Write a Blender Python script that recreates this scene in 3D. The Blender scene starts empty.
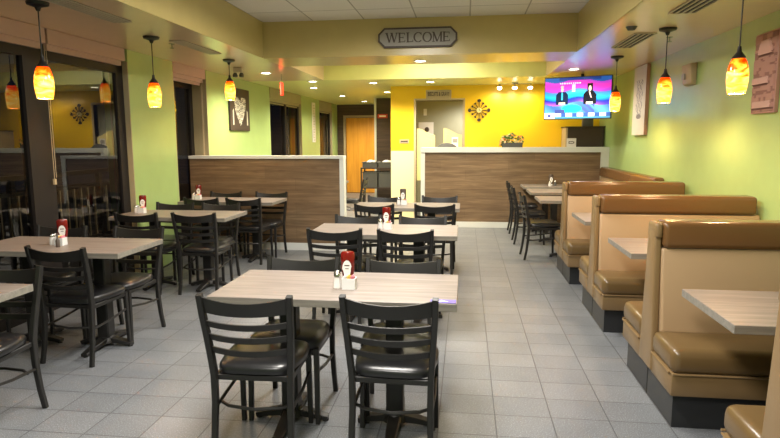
import bpy, bmesh, math, random
from mathutils import Vector, Matrix
random.seed(7)
C = bpy.context.scene.collection
SC = bpy.context.scene
PI = math.pi
# ------------------------------------------------------------------ camera
F = 585.0; CH = 1.52
pitch = math.atan(80 / F); yaw = math.atan(76 / F * math.cos(pitch)); roll = 0.004
cd = bpy.data.cameras.new('camera'); cam = bpy.data.objects.new('camera', cd); C.objects.link(cam)
cd.sensor_width = 36; cd.lens = F / 780 * 36; cd.clip_start = 0.05; cd.clip_end = 200
fw = Vector((-math.sin(yaw) * math.cos(pitch), math.cos(yaw) * math.cos(pitch), -math.sin(pitch)))
r0 = Vector((math.cos(yaw), math.sin(yaw), 0)); u0 = r0.cross(fw)
rt = r0 * math.cos(roll) - u0 * math.sin(roll); upv = rt.cross(fw)
cam.matrix_world = Matrix(((rt.x, upv.x, -fw.x, 0), (rt.y, upv.y, -fw.y, 0), (rt.z, upv.z, -fw.z, CH), (0, 0, 0, 1)))
SC.camera = cam
# ------------------------------------------------------------------ world, exposure
w = bpy.data.worlds.new('night'); SC.world = w; w.use_nodes = True
w.node_tree.nodes['Background'].inputs[0].default_value = (0.05, 0.06, 0.09, 1)
w.node_tree.nodes['Background'].inputs[1].default_value = 0.06
SC.view_settings.view_transform = 'Standard'; SC.view_settings.look = 'None'
SC.view_settings.gamma = 1; SC.view_settings.use_curve_mapping = False
SC.view_settings.exposure = 0.8

def area(name, loc, sx, sy, watts, col=(1, .9, .75), rot=(0, 0, 0), spread=180):
    l = bpy.data.lights.new(name, 'AREA'); l.shape = 'RECTANGLE'; l.size = sx; l.size_y = sy
    l.energy = watts; l.color = col; l.spread = math.radians(spread)
    o = bpy.data.objects.new(name, l); o.location = loc; o.rotation_euler = rot; C.objects.link(o); return o
def spot(name, loc, watts, col, deg, aim=None, blend=.6, rad=.05):
    l = bpy.data.lights.new(name, 'SPOT'); l.energy = watts; l.color = col; l.spot_size = math.radians(deg)
    l.spot_blend = blend; l.shadow_soft_size = rad
    o = bpy.data.objects.new(name, l); o.location = loc; C.objects.link(o)
    d = (Vector(aim) - Vector(loc)) if aim else Vector((0, 0, -1))
    o.rotation_euler = d.to_track_quat('-Z', 'Y').to_euler(); return o
WARM = (1.0, 0.88, 0.68); NEUT = (1.0, 0.95, 0.88)
S = 2.48; MC = 2.90      # soffit height, main ceiling height
# light panels of the main dining ceiling (fixtures are built below)
TROF = [(-.62, .2), (-.62, 2.6), (-.62, 4.9)]
for (x, y) in TROF:
    area('troffer_light', (x, y, MC - .05), .55, 1.1, 57, NEUT, spread=172)
area('added_recess_fill', (-.5, 8.5, MC - .05), 1.1, .55, 45, WARM)  # added fill, hidden by the beam, brightens recess face and right half wall

area('added_railing_fill', (-4.5, 8.0, 2.5), .5, .5, 9, (1, .8, .6))  # added unseen fill outside, brings the railing out of the dark
# ------------------------------------------------------------------ materials
def mat(name):
    m = bpy.data.materials.new(name); m.use_nodes = True; nt = m.node_tree
    return m, nt, nt.nodes['Principled BSDF']
def N(nt, t, **k):
    n = nt.nodes.new(t)
    for a, b in k.items(): setattr(n, a, b)
    return n
def plain(name, col, rough=.5, metal=0, spec=.5, emit=None, es=0, bump=0, bscale=200, coat=0):
    m, nt, b = mat(name)
    b.inputs['Base Color'].default_value = (*col, 1); b.inputs['Roughness'].default_value = rough
    b.inputs['Metallic'].default_value = metal; b.inputs['Specular IOR Level'].default_value = spec
    b.inputs['Coat Weight'].default_value = coat; b.inputs['Coat Roughness'].default_value = .24
    if emit: b.inputs['Emission Color'].default_value = (*emit, 1); b.inputs['Emission Strength'].default_value = es
    tc = N(nt, 'ShaderNodeTexCoord'); no = N(nt, 'ShaderNodeTexNoise'); no.inputs['Scale'].default_value = bscale if bump else 6
    nt.links.new(tc.outputs['Object'], no.inputs['Vector'])
    if bump:
        bp = N(nt, 'ShaderNodeBump'); bp.inputs['Strength'].default_value = bump; bp.inputs['Distance'].default_value = .002
        nt.links.new(no.outputs['Fac'], bp.inputs['Height']); nt.links.new(bp.outputs['Normal'], b.inputs['Normal'])
    else:
        hs = N(nt, 'ShaderNodeMixRGB', blend_type='MULTIPLY'); hs.inputs['Fac'].default_value = .12
        hs.inputs['Color1'].default_value = (*col, 1); nt.links.new(no.outputs['Fac'], hs.inputs['Color2'])
        nt.links.new(hs.outputs['Color'], b.inputs['Base Color'])
    return m
def ramp(nt, pts):
    r = N(nt, 'ShaderNodeValToRGB'); e = r.color_ramp.elements
    e[0].position, e[0].color = pts[0][0], (*pts[0][1], 1); e[1].position, e[1].color = pts[-1][0], (*pts[-1][1], 1)
    for p, c in pts[1:-1]:
        q = e.new(p); q.color = (*c, 1)
    return r
def grain(name, cols, scale, rough, along='X', plank=None, coat=0):
    """wood grain stretched along one axis; optional staggered planks (length, height)"""
    m, nt, b = mat(name); tc = N(nt, 'ShaderNodeTexCoord')
    mp = N(nt, 'ShaderNodeMapping'); nt.links.new(tc.outputs['Object'], mp.inputs['Vector'])
    sc = {'X': (scale * .06, scale, scale), 'Y': (scale, scale * .06, scale), 'Z': (scale, scale, scale * .06)}[along]
    mp.inputs['Scale'].default_value = sc
    no = N(nt, 'ShaderNodeTexNoise'); no.inputs['Scale'].default_value = 1.0; no.inputs['Detail'].default_value = 6
    no.inputs['Roughness'].default_value = .65; no.inputs['Distortion'].default_value = .6
    nt.links.new(mp.outputs['Vector'], no.inputs['Vector'])
    r = ramp(nt, cols); nt.links.new(no.outputs['Fac'], r.inputs['Fac'])
    out = r.outputs['Color']
    if plank:
        sp = N(nt, 'ShaderNodeSeparateXYZ'); nt.links.new(tc.outputs['Object'], sp.inputs[0])
        cb = N(nt, 'ShaderNodeCombineXYZ'); nt.links.new(sp.outputs['X'], cb.inputs['X']); nt.links.new(sp.outputs['Z'], cb.inputs['Y'])
        br = N(nt, 'ShaderNodeTexBrick'); br.offset = .37; br.inputs['Scale'].default_value = 1
        br.inputs['Brick Width'].default_value = plank[0]; br.inputs['Row Height'].default_value = plank[1]
        br.inputs['Mortar Size'].default_value = .0015
        br.inputs['Color1'].default_value = (.86, .86, .86, 1); br.inputs['Color2'].default_value = (1.08, 1.07, 1.06, 1); br.inputs['Mortar'].default_value = (.6, .58, .55, 1)
        nt.links.new(cb.outputs[0], br.inputs['Vector'])
        mx = N(nt, 'ShaderNodeMixRGB', blend_type='MULTIPLY'); mx.inputs['Fac'].default_value = 1
        nt.links.new(out, mx.inputs['Color1']); nt.links.new(br.outputs['Color'], mx.inputs['Color2']); out = mx.outputs['Color']
    nt.links.new(out, b.inputs['Base Color']); b.inputs['Roughness'].default_value = rough; b.inputs['Coat Weight'].default_value = coat
    return m
def floor_mat():
    m, nt, b = mat('floor_tile'); tc = N(nt, 'ShaderNodeTexCoord')
    mp = N(nt, 'ShaderNodeMapping'); mp.inputs['Location'].default_value = (-.18, -3.002 + .119, 0)
    nt.links.new(tc.outputs['Object'], mp.inputs['Vector'])
    br = N(nt, 'ShaderNodeTexBrick'); br.offset = 0; br.inputs['Scale'].default_value = 1
    br.inputs['Brick Width'].default_value = .3055; br.inputs['Row Height'].default_value = .238; br.inputs['Mortar Size'].default_value = .0035
    br.inputs['Color1'].default_value = (.155, .165, .178, 1); br.inputs['Color2'].default_value = (.19, .198, .21, 1); br.inputs['Mortar'].default_value = (.075, .078, .085, 1)
    nt.links.new(mp.outputs['Vector'], br.inputs['Vector'])
    n1 = N(nt, 'ShaderNodeTexNoise'); n1.inputs['Scale'].default_value = 150; n1.inputs['Detail'].default_value = 3; nt.links.new(tc.outputs['Object'], n1.inputs['Vector'])
    r1 = ramp(nt, [(.3, (.72, .72, .72)), (.58, (1.05, 1.05, 1.05)), (.68, (2.0, 2.0, 2.0))]); nt.links.new(n1.outputs['Fac'], r1.inputs['Fac'])
    mx = N(nt, 'ShaderNodeMixRGB', blend_type='MULTIPLY'); mx.inputs['Fac'].default_value = 1
    nt.links.new(br.outputs['Color'], mx.inputs['Color1']); nt.links.new(r1.outputs['Color'], mx.inputs['Color2'])
    n2 = N(nt, 'ShaderNodeTexNoise'); n2.inputs['Scale'].default_value = 2.2; n2.inputs['Detail'].default_value = 4; nt.links.new(tc.outputs['Object'], n2.inputs['Vector'])
    r2 = ramp(nt, [(.3, (.88, .88, .88)), (.7, (1.08, 1.08, 1.07))]); nt.links.new(n2.outputs['Fac'], r2.inputs['Fac'])
    m2 = N(nt, 'ShaderNodeMixRGB', blend_type='MULTIPLY'); m2.inputs['Fac'].default_value = 1
    nt.links.new(mx.outputs['Color'], m2.inputs['Color1']); nt.links.new(r2.outputs['Color'], m2.inputs['Color2'])
    nt.links.new(m2.outputs['Color'], b.inputs['Base Color'])
    b.inputs['Roughness'].default_value = .36
    bp = N(nt, 'ShaderNodeBump'); bp.inputs['Strength'].default_value = .4; bp.inputs['Distance'].default_value = .003; bp.invert = True
    nt.links.new(br.outputs['Fac'], bp.inputs['Height']); nt.links.new(bp.outputs['Normal'], b.inputs['Normal'])
    return m
def ceiling_mat():
    m, nt, b = mat('ceiling_tiles'); tc = N(nt, 'ShaderNodeTexCoord')
    mp = N(nt, 'ShaderNodeMapping'); mp.inputs['Location'].default_value = (-.03, -6.44 + 6.1, 0); nt.links.new(tc.outputs['Object'], mp.inputs['Vector'])
    br = N(nt, 'ShaderNodeTexBrick'); br.offset = 0; br.inputs['Scale'].default_value = 1
    br.inputs['Brick Width'].default_value = .61; br.inputs['Row Height'].default_value = .61; br.inputs['Mortar Size'].default_value = .008
    br.inputs['Color1'].default_value = (.76, .73, .66, 1); br.inputs['Color2'].default_value = (.88, .85, .78, 1); br.inputs['Mortar'].default_value = (.42, .4, .34, 1)
    nt.links.new(mp.outputs['Vector'], br.inputs['Vector'])
    no = N(nt, 'ShaderNodeTexNoise'); no.inputs['Scale'].default_value = 90; nt.links.new(tc.outputs['Object'], no.inputs['Vector'])
    mx = N(nt, 'ShaderNodeMixRGB', blend_type='MULTIPLY'); mx.inputs['Fac'].default_value = .25
    nt.links.new(br.outputs['Color'], mx.inputs['Color1']); nt.links.new(no.outputs['Fac'], mx.inputs['Color2'])
    nt.links.new(mx.outputs['Color'], b.inputs['Base Color']); b.inputs['Roughness'].default_value = .9
    return m
def split_z(name, z, low, high, rough=.5):
    m, nt, b = mat(name); tc = N(nt, 'ShaderNodeTexCoord'); sp = N(nt, 'ShaderNodeSeparateXYZ'); nt.links.new(tc.outputs['Object'], sp.inputs[0])
    gt = N(nt, 'ShaderNodeMath', operation='GREATER_THAN'); gt.inputs[1].default_value = z; nt.links.new(sp.outputs['Z'], gt.inputs[0])
    mx = N(nt, 'ShaderNodeMixRGB'); mx.inputs['Color1'].default_value = (*low, 1); mx.inputs['Color2'].default_value = (*high, 1)
    nt.links.new(gt.outputs[0], mx.inputs['Fac']); nt.links.new(mx.outputs['Color'], b.inputs['Base Color']); b.inputs['Roughness'].default_value = rough
    return m
def shade_mat():
    m, nt, b = mat('art_glass'); tc = N(nt, 'ShaderNodeTexCoord'); mp = N(nt, 'ShaderNodeMapping')
    mp.inputs['Scale'].default_value = (5, 5, 15); mp.inputs['Rotation'].default_value = (.35, .2, 0)
    oi = N(nt, 'ShaderNodeObjectInfo'); ad = N(nt, 'ShaderNodeVectorMath', operation='ADD')
    nt.links.new(tc.outputs['Object'], ad.inputs[0]); nt.links.new(oi.outputs['Random'], ad.inputs[1]); nt.links.new(ad.outputs[0], mp.inputs['Vector'])
    no = N(nt, 'ShaderNodeTexNoise'); no.inputs['Scale'].default_value = 1.6; no.inputs['Distortion'].default_value = 1.2; nt.links.new(mp.outputs['Vector'], no.inputs['Vector'])
    sp = N(nt, 'ShaderNodeSeparateXYZ'); nt.links.new(tc.outputs['Object'], sp.inputs[0])
    # z 0..0.23 : the red colour of the glass sits mostly at the top
    mr = N(nt, 'ShaderNodeMapRange'); mr.inputs['From Min'].default_value = .12; mr.inputs['From Max'].default_value = .23; mr.inputs['To Min'].default_value = 0; mr.inputs['To Max'].default_value = -.42
    nt.links.new(sp.outputs['Z'], mr.inputs['Value'])
    su = N(nt, 'ShaderNodeMath', operation='ADD'); nt.links.new(no.outputs['Fac'], su.inputs[0]); nt.links.new(mr.outputs[0], su.inputs[1])
    r = ramp(nt, [(.08, (.85, .02, .0)), (.24, (1, .10, .0)), (.36, (1, .34, .02)), (.50, (1, .52, .06)), (.75, (1, .74, .24))]); nt.links.new(su.outputs[0], r.inputs['Fac'])
    nt.links.new(r.outputs['Color'], b.inputs['Base Color']); nt.links.new(r.outputs['Color'], b.inputs['Emission Color'])
    b.inputs['Emission Strength'].default_value = 1.4; b.inputs['Roughness'].default_value = .15
    return m
def glass_mat(ior=1.75):
    m, nt, b = mat('window_glass'); nt.nodes.remove(b); out = nt.nodes['Material Output']
    gl = N(nt, 'ShaderNodeBsdfGlossy'); gl.inputs['Roughness'].default_value = .0; tr = N(nt, 'ShaderNodeBsdfTransparent'); tr.inputs[0].default_value = (.6, .6, .62, 1)
    fr = N(nt, 'ShaderNodeFresnel'); fr.inputs['IOR'].default_value = ior; mx = N(nt, 'ShaderNodeMixShader')
    nt.links.new(fr.outputs[0], mx.inputs[0]); nt.links.new(tr.outputs[0], mx.inputs[1]); nt.links.new(gl.outputs[0], mx.inputs[2]); nt.links.new(mx.outputs[0], out.inputs[0])
    return m
def attr_mat(name, emit=0, rough=.6):
    m, nt, b = mat(name); a = N(nt, 'ShaderNodeAttribute'); a.attribute_name = 'Col'
    nt.links.new(a.outputs['Color'], b.inputs['Base Color']); b.inputs['Roughness'].default_value = rough
    if emit:
        nt.links.new(a.outputs['Color'], b.inputs['Emission Color']); b.inputs['Emission Strength'].default_value = emit
    return m

M = {}
M['floor'] = floor_mat(); M['ceil'] = ceiling_mat()
M['green'] = plain('green_wall_paint', (.385, .55, .205), .35, coat=.35)
M['beige_paint'] = plain('yellow_beige_paint', (.62, .50, .20), .28)
M['soffit'] = plain('soffit_gloss_paint', (.78, .56, .34), .3, spec=.7, coat=.8)
M['lime'] = plain('recess_lime_paint', (.72, .72, .25), .35)
M['yellow'] = split_z('yellow_and_cream_paint', 1.30, (.92, .80, .42), (.92, .58, .015), .35)
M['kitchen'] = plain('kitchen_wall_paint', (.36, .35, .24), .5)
M['wood'] = grain('plank_wood', [(.25, (.11, .064, .034)), (.5, (.20, .128, .068)), (.75, (.32, .22, .125))], 26, .5, 'X', (1.15, .165))
M['woodd'] = grain('dark_panel_wood', [(.25, (.035, .022, .016)), (.75, (.11, .072, .048))], 20, .6, 'X', (1.2, .18))
M['white'] = plain('white_trim', (.78, .80, .76), .35)
M['pinkwhite'] = plain('shade_fabric', (.62, .43, .36), .7)
M['frame'] = plain('dark_window_frame', (.010, .007, .007), .55)
M['jamb'] = plain('window_jamb', (.42, .36, .22), .5)
M['glass'] = glass_mat(2.0); M['glass2'] = glass_mat(1.5)
M['table'] = grain('grey_oak_laminate', [(.25, (.13, .104, .088)), (.5, (.205, .168, .143)), (.75, (.30, .258, .228))], 34, .4, 'X')
M['tedge'] = grain('grey_laminate_edge', [(.3, (.16, .145, .12)), (.7, (.27, .245, .205))], 30, .5, 'X')
M['black'] = plain('black_metal', (.013, .012, .011), .42)
M['vinyl'] = plain('black_vinyl', (.012, .012, .013), .28, bump=.15, bscale=300)
M['roll'] = plain('brown_vinyl', (.15, .072, .024), .24, bump=.1, bscale=120)
M['tan'] = plain('tan_vinyl', (.42, .28, .155), .36, bump=.1, bscale=120)
M['seatv'] = plain('olive_brown_vinyl', (.135, .083, .032), .28, bump=.08, bscale=100)
M['post'] = plain('booth_end_vinyl', (.22, .14, .062), .32, bump=.08, bscale=100)
M['sbase'] = plain('seat_base_vinyl', (.19, .12, .052), .3, bump=.08, bscale=100)
M['kick'] = plain('charcoal_kick', (.022, .023, .025), .4)
M['shade'] = shade_mat()
M['red'] = plain('ketchup_red', (.17, .008, .006), .18)
M['redcap'] = plain('white_plastic', (.8, .8, .78), .35)
M['steel'] = plain('steel', (.6, .6, .58), .25, metal=1)
M['paper'] = plain('paper', (.85, .82, .78), .7)
M['packy'] = plain('yellow_packet', (.85, .6, .12), .6); M['packp'] = plain('pink_packet', (.8, .25, .3), .6)
M['purple'] = plain('purple_print', (.13, .09, .42), .5)
M['lamp'] = plain('lamp_lens', (1, .95, .8), .4, emit=(1, .93, .74), es=9)
M['troff'] = plain('troffer_lens', (1, 1, 1), .4, emit=(1, .95, .88), es=5)
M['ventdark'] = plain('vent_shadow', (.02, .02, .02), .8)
M['ventw'] = plain('vent_white', (.55, .48, .36), .5)
M['picframe'] = plain('dark_picture', (.035, .025, .018), .5)
M['orange'] = grain('orange_wood_door', [(.25, (.62, .25, .02)), (.75, (.86, .42, .05))], 16, .4, 'Z')
M['exitred'] = plain('exit_red', (.9, .02, .01), .4, emit=(1, .05, .02), es=.9)
M['signred'] = plain('red_sign_face', (.6, .06, .03), .5)
M['cream'] = plain('cream_door', (.92, .76, .30), .4)
M['art'] = attr_mat('printed_art'); M['tv'] = attr_mat('tv_picture', .40, .2)
M['signgrey'] = plain('sign_grey', (.36, .34, .30), .5); M['signdark'] = plain('sign_dark', (.08, .055, .04), .5)
M['leaf'] = plain('leaf_green', (.10, .2, .03), .5); M['petal'] = plain('orange_petal', (.9, .3, .08), .5); M['petalw'] = plain('pale_petal', (.85, .75, .4), .5)
M['greyplastic'] = plain('grey_plastic', (.09, .09, .085), .5)
M['brownbox'] = plain('dark_brown_laminate', (.05, .032, .026), .45)
M['ground'] = plain('asphalt', (.04, .04, .04), .9)
M['tanbox'] = plain('beige_plastic', (.48, .38, .24), .45)
M['printart'] = plain('raised_print', (.55, .30, .24), .7)

# ------------------------------------------------------------------ geometry helpers
def bx(bm, x0, x1, y0, y1, z0, z1, mi=0):
    vs = [bm.verts.new(p) for p in ((x0, y0, z0), (x1, y0, z0), (x1, y1, z0), (x0, y1, z0), (x0, y0, z1), (x1, y0, z1), (x1, y1, z1), (x0, y1, z1))]
    for f in ((0, 3, 2, 1), (4, 5, 6, 7), (0, 1, 5, 4), (1, 2, 6, 5), (2, 3, 7, 6), (3, 0, 4, 7)):
        fc = bm.faces.new([vs[i] for i in f]); fc.material_index = mi
def prism(bm, pts, axis, a0, a1, mi=0):
    """polygon (2D points) extruded along axis: 'x' -> pts are (y,z); 'y' -> (x,z); 'z' -> (x,y)"""
    def P(p, a): return {'x': (a, p[0], p[1]), 'y': (p[0], a, p[1]), 'z': (p[0], p[1], a)}[axis]
    A = [bm.verts.new(P(p, a0)) for p in pts]; B = [bm.verts.new(P(p, a1)) for p in pts]
    n = len(pts); fs = [bm.faces.new(A), bm.faces.new(B[::-1])]
    for i in range(n): fs.append(bm.faces.new((A[i], B[i], B[(i + 1) % n], A[(i + 1) % n])))
    for f in fs: f.material_index = mi
def sweep(bm, pts, hw, hd, n=0, upd=Vector((0, 0, 1)), mi=0):
    """sweep a rectangle (hw x hd half sizes, n=0) or an ellipse of n sides along pts"""
    pts = [Vector(p) for p in pts]; rings = []
    for i, p in enumerate(pts):
        d = (pts[min(i + 1, len(pts) - 1)] - pts[max(i - 1, 0)]).normalized()
        s = d.cross(upd)
        if s.length < 1e-3: s = d.cross(Vector((0, 1, 0)))
        s.normalize(); t = s.cross(d).normalized()
        a = hw[i] if isinstance(hw, (list, tuple)) else hw; b = hd[i] if isinstance(hd, (list, tuple)) else hd
        if n: prof = [(a * math.cos(k * 2 * PI / n), b * math.sin(k * 2 * PI / n)) for k in range(n)]
        else:
            c = .25 * min(a, b); prof = [(a, b - c), (a - c, b), (-a + c, b), (-a, b - c), (-a, -b + c), (-a + c, -b), (a - c, -b), (a, -b + c)]
        rings.append([bm.verts.new(p + s * u + t * v) for u, v in prof])
    k = len(rings[0])
    for i in range(len(rings) - 1):
        for j in range(k):
            f = bm.faces.new((rings[i][j], rings[i][(j + 1) % k], rings[i + 1][(j + 1) % k], rings[i + 1][j])); f.material_index = mi
    bm.faces.new(rings[0][::-1]).material_index = mi; bm.faces.new(rings[-1]).material_index = mi
def lathe(bm, prof, c=(0, 0, 0), n=20, mi=0, sy=1.0, cap=True):
    rings = []
    for r, z in prof: rings.append([bm.verts.new((c[0] + r * math.cos(k * 2 * PI / n), c[1] + sy * r * math.sin(k * 2 * PI / n), c[2] + z)) for k in range(n)])
    for i in range(len(rings) - 1):
        for j in range(n):
            f = bm.faces.new((rings[i][j], rings[i][(j + 1) % n], rings[i + 1][(j + 1) % n], rings[i + 1][j])); f.material_index = mi
    if not cap: return
    if prof[0][0] > 1e-4: bm.faces.new(rings[0][::-1]).material_index = mi
    if prof[-1][0] > 1e-4: bm.faces.new(rings[-1]).material_index = mi
def bevel(bm, w, seg=2):
    bmesh.ops.bevel(bm, geom=list(bm.edges), offset=w, segments=seg, profile=.5, affect='EDGES', clamp_overlap=True)
def nb(): return bmesh.new()
def obj(name, bm, m, parent=None, smooth=False, rot=None, loc=None):
    bmesh.ops.recalc_face_normals(bm, faces=list(bm.faces))
    me = bpy.data.meshes.new(name); bm.to_mesh(me); bm.free()
    for x in (m if isinstance(m, (list, tuple)) else [m]): me.materials.append(x)
    if smooth:
        for p in me.polygons: p.use_smooth = True
        try: me.set_sharp_from_angle(angle=math.radians(40))
        except Exception: pass
    o = bpy.data.objects.new(name, me); C.objects.link(o)
    if loc: o.location = loc
    if rot: o.rotation_euler = rot
    if parent: o.parent = parent
    return o
def B(*a, bev=0, seg=2):
    bm = nb(); bx(bm, *a)
    if bev: bevel(bm, bev, seg)
    return bm
def tag(o, label, cat, group=None):
    o['label'] = label; o['category'] = cat
    if group: o['group'] = group
    return o
def thing(name, label, cat, loc=(0, 0, 0), rz=0, group=None):
    o = bpy.data.objects.new(name, None); o.empty_display_size = .1; C.objects.link(o)
    o.location = loc; o.rotation_euler = (0, 0, rz); return tag(o, label, cat, group)
def struct(name, bm, m, parent=None, **k):
    o = obj(name, bm, m, parent, **k)
    if not parent: o['kind'] = 'structure'
    return o
def dup(root, loc, rz, label, group=None):
    r = root.copy(); C.objects.link(r); r.location = loc; r.rotation_euler = (0, 0, rz); r['label'] = label
    if group: r['group'] = group
    for ch in list(root.children):
        c = ch.copy(); C.objects.link(c); c.parent = r
        for g in list(ch.children):
            d = g.copy(); C.objects.link(d); d.parent = c
    return r
def painted(name, parent, wd, ht, nx, ny, fn, m, loc=(0, 0, 0), rot=(0, 0, 0), relief=0):
    """flat printed sheet facing local -Y, lower left corner at the origin; fn(u,v) -> rgb"""
    me = bpy.data.meshes.new(name); vs = [(i * wd / nx, -relief * sum(fn(min(i + .5, nx - .5) / nx, min(j + .5, ny - .5) / ny)) if relief and 0 < i < nx and 0 < j < ny else 0, j * ht / ny) for j in range(ny + 1) for i in range(nx + 1)]
    fs = [(j * (nx + 1) + i, j * (nx + 1) + i + 1, (j + 1) * (nx + 1) + i + 1, (j + 1) * (nx + 1) + i) for j in range(ny) for i in range(nx)]
    me.from_pydata(vs, [], fs); ca = me.color_attributes.new('Col', 'FLOAT_COLOR', 'CORNER'); k = 0
    for j in range(ny):
        for i in range(nx):
            c = fn((i + .5) / nx, (j + .5) / ny)
            if m is M['tv']: c = tuple(q ** 1.45 for q in c)
            for _ in range(4): ca.data[k].color = (*c, 1); k += 1
    me.materials.append(m); o = bpy.data.objects.new(name, me); C.objects.link(o); o.location = loc; o.rotation_euler = rot
    if parent: o.parent = parent
    return o
def text_obj(name, s, size, parent, m, loc, rot, ext=.002, sx=1.0, bold=0):
    cu = bpy.data.curves.new(name, 'FONT'); cu.body = s; cu.size = size; cu.extrude = ext; cu.align_x = 'CENTER'; cu.align_y = 'CENTER'; cu.offset = bold
    t = bpy.data.objects.new(name + '_tmp', cu); C.objects.link(t); bpy.context.view_layer.update()
    me = bpy.data.meshes.new_from_object(t.evaluated_get(bpy.context.evaluated_depsgraph_get()))
    bpy.data.objects.remove(t); me.name = name; me.materials.clear(); me.materials.append(m)
    o = bpy.data.objects.new(name, me); C.objects.link(o); o.location = loc; o.rotation_euler = rot; o.scale = (sx, 1, 1)
    if parent: o.parent = parent
    return o

# ================================================================== SETTING
XR = 2.35; XL = -3.6; XG = -3.84; YB = -3.0; YW = 10.9; YF = 16.4
struct('floor', B(XG, XR, YB, YF, -.1, 0), M['floor'])
struct('wall_right', B(XR, XR + .15, YB, YW + .1, 0, S + .01), M['green'])
struct('wall_front', B(XG, XR, YB - .15, YB, 0, MC), M['green'])
# main ceiling and the lowered soffits round it
struct('ceiling', B(-2.42, 1.23, YB, 6.95, MC, MC + .1), M['ceil'])
struct('ceiling_soffit_left', B(XG - .1, -2.42, YB, 6.95, S, MC + .1), [M['soffit']])
struct('ceiling_soffit_right', B(1.23, XR + .15, YB, 9.6, S, MC + .1), M['soffit'])
struct('ceiling_beam', B(-2.42, 1.23, 6.95, 7.75, S, MC + .1), M['beige_paint'])
struct('ceiling_recess', B(-2.32, 1.23, 7.75, 9.6, MC, MC + .1), M['lime'])
struct('ceiling_corridor_side', B(XG - .1, -2.32, 7.75, 9.6, S, MC + .1), M['soffit'])
struct('ceiling_beam_left', B(XG - .1, -2.42, 6.95, 7.75, S, MC + .1), M['soffit'])
struct('ceiling_back', B(XG - .1, XR + .15, 9.6, YF, S, MC + .1), M['lime'])
# paint faces of the soffits that look into the dining room
struct('trim_1', B(-2.425, -2.412, YB, 6.95, S, MC), M['beige_paint'])
struct('trim_2', B(1.222, 1.235, YB, 6.95, S, MC), M['beige_paint'])
# left wall: columns between the windows
for i, (a, b) in enumerate([(YB, 1.2), (6.02, 7.0), (7.95, 10.62), (12.75, 14.35), (15.75, YF)]):
    struct('wall_left' if i == 0 else 'wall_left_column', B(XL - .3, XL, a, b, 0, S), M['green'])
    struct('trim_jamb', B(XG + .01, XL - .001, a - .012, a, 0, S - .13), M['jamb'])
    if i: pass
    struct('trim_jamb', B(XG + .01, XL - .001, b, b + .012, 0, S - .13), M['jamb'])
def window(n, y0, y1, mull, fw_=.14, XG=-3.68):
    bm = nb(); bm.faces.new([bm.verts.new(p) for p in ((XG, y0 + .02, .08), (XG, y1 - .02, .08), (XG, y1 - .02, 2.30), (XG, y0 + .02, 2.30))])
    o = struct('window_%d' % n, bm, M['glass' if n == 1 else 'glass2'])
    if o.data.polygons[0].normal.x < 0: o.data.flip_normals()
    bm = nb(); bx(bm, XG - .05, XG + .02, y0 + .012, y0 + fw_, .0, S); bx(bm, XG - .05, XG + .02, y1 - fw_, y1 - .012, 0, S)
    bx(bm, XG - .05, XG + .02, y0 + fw_, y1 - fw_, 0, .1); bx(bm, XG - .05, XG + .02, y0 + fw_, y1 - fw_, 2.22, S)
    for (a, b) in mull: bx(bm, XG - .05, XG + .03, a, b, .1, 2.22)
    obj('window_frame', bm, M['frame'], o)
    return o
window(1, 1.2, 6.02, [(2.9, 3.15), (4.55, 4.83)]); window(2, 7.0, 7.95, [], .1, -3.83); window(3, 10.62, 12.75, [(11.7, 11.8)], .1); window(4, 14.35, 15.75, [], .1)
# valances with a roller shade beneath, pull cords
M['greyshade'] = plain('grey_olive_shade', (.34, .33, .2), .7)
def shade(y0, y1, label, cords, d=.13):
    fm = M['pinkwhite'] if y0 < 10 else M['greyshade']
    t = thing('window_shade', label, 'window shade', (XL - .05, y0, S), 0, 'roller shades over the left-hand windows')
    L = y1 - y0
    bm = B(-.06, .05, .0, L, -d, -.002, bev=.004); obj('valance', bm, fm, t)
    bm = B(-.05, .02, .02, L - .03, -d - .05, -d); bx(bm, -.045, -.02, .03, L - .04, -d - .085, -d - .05); obj('rolled_shade', bm, fm, t)
    for (cy, len_) in cords:
        bm = nb(); sweep(bm, [(.03, cy, -d - .02), (.03, cy, -len_)], .003, .003, 6); sweep(bm, [(.03, cy + .025, -d - .02), (.03, cy + .025, -len_ + .01)], .003, .003, 6)
        bx(bm, .02, .04, cy - .012, cy + .012, -len_ - .05, -len_); obj('pull_cord', bm, M['tanbox'], t)
shade(3.0, 4.78, 'pink-beige roller shade valance above the nearest dark pane at the left edge', [])
shade(4.81, 5.98, 'pink-beige roller shade valance beside the green pillar, cord hanging at its left', [(-.03, 1.30)])
shade(7.02, 7.93, 'narrow roller shade valance in the gap between the two green pillars', [(.80, 1.17)])
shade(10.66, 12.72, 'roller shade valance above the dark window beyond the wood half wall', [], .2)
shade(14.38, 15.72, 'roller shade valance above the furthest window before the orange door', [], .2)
# half walls
o = struct('wall_partition_left', B(XG + .03, -1.68, 7.76, 7.86, .1, 1.26), M['wood'])
struct('trim_3', B(XG + .03, -1.62, 7.73, 7.89, 1.26, 1.30), M['white']); struct('trim_4', B(-1.68, -1.62, 7.74, 7.88, 0, 1.26), M['white'])
struct('baseboard_left', B(XG + .03, -1.68, 7.75, 7.87, 0, .1), M['white'])
struct('wall_partition_right', B(-.69, 2.22, 10.10, 10.22, .1, 1.29), M['wood'])
struct('trim_5', B(-.76, XR - .002, 10.06, 10.26, 1.29, 1.375), M['white']); struct('trim_6', B(-.76, -.69, 10.08, 10.24, 0, 1.29), M['white']); struct('trim_7', B(2.22, XR - .002, 10.07, 10.25, 0, 1.29), M['white'])
struct('baseboard_right', B(-.69, 2.22, 10.085, 10.235, 0, .1), M['white'])
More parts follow.
